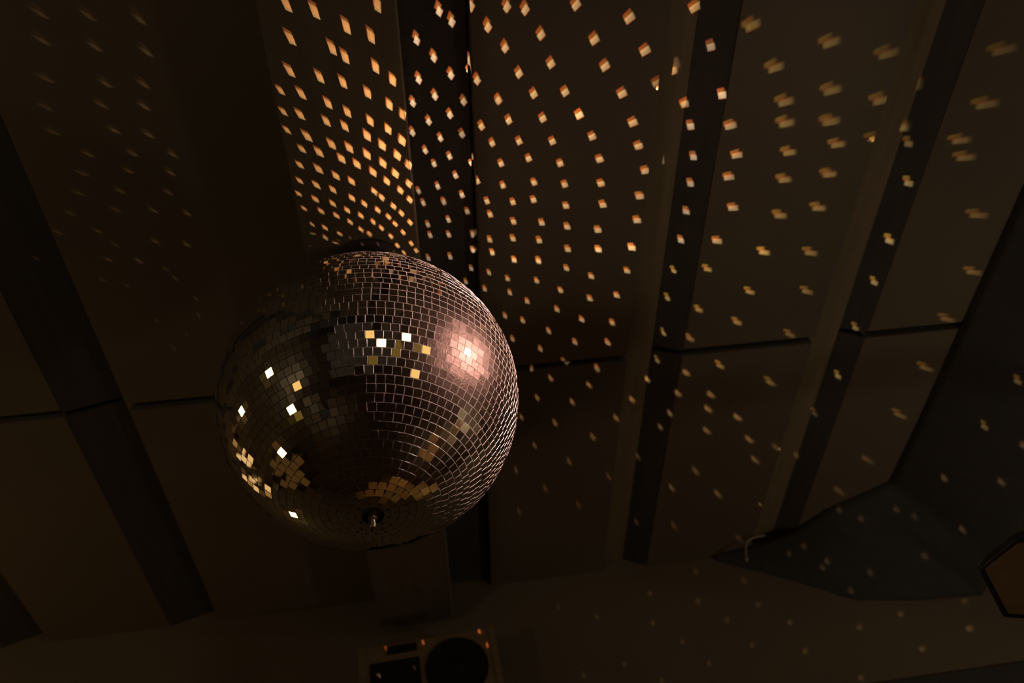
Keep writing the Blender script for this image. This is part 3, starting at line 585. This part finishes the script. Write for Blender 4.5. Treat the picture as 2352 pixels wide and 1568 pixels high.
# ------------------------------------------------------------------ loudspeakers and cable
def far_speaker():
    root = empty('loudspeaker', (-.078, 2.1, 2.65)); tag(root, 'brown loudspeaker box with a big round dark cone at the bottom of the view', 'loudspeaker')
    X0, X1, YF, YB, Z0, Z1 = -.268, .112, 2.10, 2.31, 2.42, 2.847
    def rot(o):
        c = Vector((-.078, 2.1, 2.847)); o.data.transform(Matrix.Translation(c) @ Matrix.Rotation(math.radians(-2.3), 4, 'Y') @ Matrix.Translation(-c)); return o
    rot(box('cabinet', M['speaker_wood'], (X0, X1, YF, YB, Z0, Z1), root, bevel=.004))
    cxx, czz, r = -.004, 2.742, .088
    bm = bmesh.new(); bm_lathe(bm, [(r, -.001), (r, .004), (r*.97, .005), (r*.92, .002), (r*.35, -.0), (r*.3, .006), (0, .012), (0, -.001)], (cxx, YF, czz), (0, -1, 0), 48)
    w = rot(done(bm, 'woofer', M['cone'], root, smooth=True))
    bm = bmesh.new(); bm_lathe(bm, [(r*.30, .0055), (r*.28, .011), (r*.15, .017), (0, .019), (0, .0055)], (cxx, YF, czz), (0, -1, 0), 32)
    rot(done(bm, 'dust_cap', M['black'], w, smooth=True))
    rot(box('port', M['cone'], (-.193, -.108, YF - .003, YF + .004, 2.813, 2.838), root, bevel=.002))
    rot(box('horn', M['cone'], (-.243, -.104, YF - .004, YF + .004, 2.60, 2.794), root, bevel=.012))
    rot(box('corner_strip', M['speaker_wood'], (X0 - .004, X0 + .014, YF - .004, YF + .02, Z0, Z1 + .002), root, bevel=.002))
    rot(box('corner_strip', M['speaker_wood'], (X1 - .014, X1 + .004, YF - .004, YF + .02, Z0, Z1 + .002), root, bevel=.002))
far_speaker()

def side_speaker():
    pts = [Vector(p) for p in SPK]
    n = (pts[1]-pts[0]).cross(pts[2]-pts[0]).normalized()
    c = sum(pts, Vector())/len(pts)
    if n.dot(CAM_POS - c) < 0: n = -n
    root = empty('loudspeaker', c); tag(root, 'tilted loudspeaker with a plain brown front cut by the right edge of the view', 'loudspeaker')
    outer = [c + (p-c)*1.05 + (p-c).normalized()*.006 for p in pts]
    bm = bmesh.new(); bm_prism(bm, outer, -n*.16); done(bm, 'cabinet', M['black'], root, bevel=.004)
    bm = bmesh.new(); bm_prism(bm, [p + n*.004 for p in pts], -n*.02); done(bm, 'grille', M['speaker_wood'], root, bevel=.002)
    e = outer[2]*.86 + outer[3]*.14
    bm = bmesh.new(); bm_tube(bm, [c - n*.15, c - n*.2 + Vector((.05, 0, .01)), Vector((X_RIGHT, c.y + .10, c.z + .05))], .012); done(bm, 'bracket', M['black_metal'], root)
    return root
SPK = [(0.9754, 1.2537, 2.3327), (1.0236, 1.1984, 2.3418), (1.1669, 1.0994, 2.2845), (1.1384, 1.2135, 2.174), (0.9913, 1.2919, 2.2626)]
if SPK: side_speaker()

cb = empty('hook_cable', (1.0, 2.22, 3.08)); tag(cb, 'thin pale cable end curling out under the ceiling beside the dark sheet', 'cable')
pts = []
raw = [Vector(p) for p in ((1.075,2.225,3.131),(1.045,2.222,3.127),(1.018,2.220,3.121),(0.998,2.220,3.104),(0.988,2.222,3.082),(0.981,2.226,3.060))]
for i in range(len(raw)-1):
    p0, p1, p2, p3 = raw[max(i-1,0)], raw[i], raw[i+1], raw[min(i+2, len(raw)-1)]
    for k in range(6):
        t = k/6
        pts.append(.5*((2*p1) + (-p0+p2)*t + (2*p0-5*p1+4*p2-p3)*t*t + (-p0+3*p1-3*p2+p3)*t**3))
pts.append(raw[-1])
bm = bmesh.new(); bm_tube(bm, pts, .0032, 8); done(bm, 'cord', M['cable'], cb, smooth=True)
bm = bmesh.new(); bm_lathe(bm, [(0, -.002), (.0045, 0), (.0065, .008), (.0065, .014), (.003, .018), (0, .018)], raw[-1], (-.2, .1, -1), 12); done(bm, 'plug', M['cable'], cb, smooth=True)

# ------------------------------------------------------------------ unseen globe lamps, and glowing panels added for the mirror tiles to reflect
def globe_lamp(p, r, dim, label):
    p = Vector(p)
    root = empty('globe_lamp', p); tag(root, label, 'lamp', 'small warm globe lamps around the hall')
    bm = bmesh.new(); bmesh.ops.create_uvsphere(bm, u_segments=16, v_segments=10, radius=r)
    bmesh.ops.translate(bm, verts=bm.verts, vec=p)
    done(bm, 'globe', M[{True: 'bulb_dim', False: 'bulb'}.get(dim, 'added_globe')], root, smooth=True)
    bm = bmesh.new(); bm_lathe(bm, [(0, r*.9), (r*.45, r*.9), (r*.45, r*1.6), (r*.2, r*1.9), (0, r*1.9)], p, (0,0,1), 12)
    done(bm, 'socket', M['black_metal'], root)
    if p.y < .2:
        a, b = p + Vector((0, 0, r*1.85)), Vector((p.x, p.y, Z_PANEL if p.y > CEIL_Y0 else Z_GROOVE + .01))
        bm = bmesh.new(); bm_tube(bm, [a, b], .003, 6); done(bm, 'flex', M['black'], root)
    else:
        xw = X_LEFT if p.x < 0 else X_RIGHT
        bm = bmesh.new(); bm_tube(bm, [p + Vector((0, 0, r*1.85)), p + Vector((math.copysign(.03, xw), 0, r*2.6)), Vector((xw, p.y, p.z + r*2.6))], .004, 6); done(bm, 'arm', M['black'], root)
BULBS = [
    ((2.14, -1.591, 2.363), 0.2, 'faint', 'added large faint amber globe far behind the viewer on the right'),
    ((1.342, -2.542, 1.906), 0.13, 'faint', 'added large faint amber globe far behind the viewer in the middle'),
    ((0.402, -2.885, 1.09), 0.11, 'faint', 'added smaller faint amber globe far behind the viewer'),
    ((-1.901, -0.034, 1.322), 0.08, 'faint', 'added faint amber globe low beside the left wall'),
    ((0.228, -2.27, 2.632), 0.045, True, 'dim amber globe lamp hanging behind the viewer'),
    ((0.573, -2.397, 2.144), 0.035, False, 'bright globe lamp hanging behind the viewer'),
    ((1.467, -1.994, 2.534), 0.04, False, 'bright globe lamp behind the viewer, right of its neighbour'),
    ((1.756, -1.173, 2.386), 0.07, True, 'dim amber globe lamp behind the viewer near the right wall'),
    ((1.232, -0.886, 1.697), 0.04, True, 'dim amber globe lamp hung low behind the viewer'),
    ((1.875, 1.413, 2.224), 0.025, False, 'small bright globe lamp by the right wall'),
    ((-2.18, -0.099, 2.608), 0.028, False, 'bright globe lamp by the left wall behind the viewer'),
    ((-2.143, -0.714, 1.585), 0.035, True, 'amber globe lamp left of the viewer'),
    ((-2.18, -0.066, 1.267), 0.035, False, 'bright globe lamp hung low left of the viewer'),
    ((-2.18, 1.103, 2.748), 0.025, False, 'bright globe lamp on the left side level with the ball'),
    ((-2.026, 1.164, 1.395), 0.03, False, 'bright globe lamp low beside the left wall'),
    ((-1.101, 2.15, 2.211), 0.022, False, 'bright globe lamp near the far left corner'),
]
for b in BULBS: globe_lamp(*b)

def added_panel(name, org, ax, w, z0, z1, nw, nz, mats, label, into):
    # unseen glowing panes and bars added for the ball to reflect: runs along ax from org, 'into' points into the room
    org, ax, into = Vector(org), Vector(ax), Vector(into)
    fr = empty(name, org); tag(fr, label, kind='structure')
    m = .018; dw, dz = w/nw, (z1-z0)/nz
    rng = random.Random(5)
    def slab(nm, mat, a0, a1, h0, h1, d0, d1):
        bm = bmesh.new()
        p = [org + ax*a + into*d0 + Vector((0,0,h - org.z)) for a, h in ((a0,h0),(a1,h0),(a1,h1),(a0,h1))]
        bm_prism(bm, p, into*(d1-d0)); done(bm, nm, M[mat], fr)
    for i in range(nw):
        for j in range(nz):
            slab('pane', mats[rng.randrange(len(mats))], i*dw + m, (i+1)*dw - m, z0 + j*dz + m, z0 + (j+1)*dz - m, .002, .008)
    for i in range(nw+1): slab('panel_upright', 'dark', i*dw - m, i*dw + m, z0, z1, 0, .03)
    for j in range(nz+1): slab('panel_bar', 'dark', -m, w + m, z0 + j*dz - m, z0 + j*dz + m, 0, .026)
added_panel('glow_panel_1', (X_LEFT, 1.75, 2.3), (0,1,0), .52, 2.25, 3.05, 3, 5, ['pane','pane_deep','pane','pane_dim'], 'added warm glowing panel high on the left wall for the ball to reflect', (1,0,0))
added_panel('glow_panel_2', (-2.2, Y_WALL, 2.3), (1,0,0), .6, 2.25, 3.05, 3, 5, ['pane','pane_deep','pane','pane_dim'], 'added warm glowing panel on the far wall by the left corner', (0,-1,0))
added_panel('glow_panel_3', (X_LEFT, .95, .5), (0,1,0), 1.33, .40, 1.60, 4, 4, ['pane_dim'], 'added low dim amber panel on the left wall', (1,0,0))

# unseen spots added to light patches of floor and wall that the ball reflects
def added_spot(pos, target, size, energy, label):
    pos, target = Vector(pos), Vector(target); d = (target - pos).normalized()
    root = empty('added_spot', pos); tag(root, label, 'lamp')
    bm = bmesh.new(); bm_lathe(bm, [(.034, 0), (.040, 0), (.042, -.01), (.042, -.11), (0, -.125), (0, -.115), (.034, -.10), (.034, 0)], pos, d, 20); done(bm, 'can', M['black_metal'], root)
    bm = bmesh.new(); bm_tube(bm, [pos - d*.06, Vector((X_RIGHT, pos.y, pos.z + .1))], .008, 8); done(bm, 'arm', M['black_metal'], root)
    ld = bpy.data.lights.new('added_spot', 'SPOT'); ld.energy = energy; ld.color = (1.0, .55, .16); ld.spot_size = size; ld.spot_blend = .4; ld.shadow_soft_size = .02
    lo = bpy.data.objects.new('added_spot_light', ld); COL.objects.link(lo)
    lo.matrix_world = Matrix.Translation(pos + d*.003) @ (-d).to_track_quat('Z', 'Y').to_matrix().to_4x4()
added_spot((2.05, 1.0, 2.45), (1.98, 1.15, 0),   .42, 100, 'added black spot lamp on the right wall over the floor')
added_spot((2.05, 1.75, 2.3), (.35, 2.25, .1), .42, 140, 'added black spot lamp on the right wall aimed at the foot of the far wall')

# unseen lamps added to lift the ambient light on the ceiling
def fill_lamp(x, y, power, label):
    root = empty('fill_lamp', (x, y, 0)); tag(root, label, 'lamp')
    bm = bmesh.new(); bm_lathe(bm, [(0,0),(.14,0),(.14,.012),(.02,.03),(0,.03)], (x,y,0), (0,0,1), 28); done(bm, 'base', M['black_metal'], root)
    bm = bmesh.new(); bm_lathe(bm, [(0,.02),(.011,.02),(.011,1.28),(0,1.28)], (x,y,0), (0,0,1), 12); done(bm, 'pole', M['black_metal'], root)
    bm = bmesh.new(); bm_lathe(bm, [(.17,1.20),(.12,1.46),(.118,1.46),(.168,1.20)], (x,y,0), (0,0,1), 32); done(bm, 'shade', M['dark'], root, smooth=True)
    ld = bpy.data.lights.new('fill_lamp', 'POINT'); ld.energy = power; ld.color = (1.0, .88, .72); ld.shadow_soft_size = .10
    lo = bpy.data.objects.new('fill_lamp_light', ld); COL.objects.link(lo); lo.location = (x, y, 1.42)
fill_lamp(2.0, 1.1, 5.5, 'added fill lamp with a dark shade by the right wall below the dark sheet')
fill_lamp(-1.75, -.95, 7.5, 'added fill lamp with a dark shade behind the viewer near the left wall')
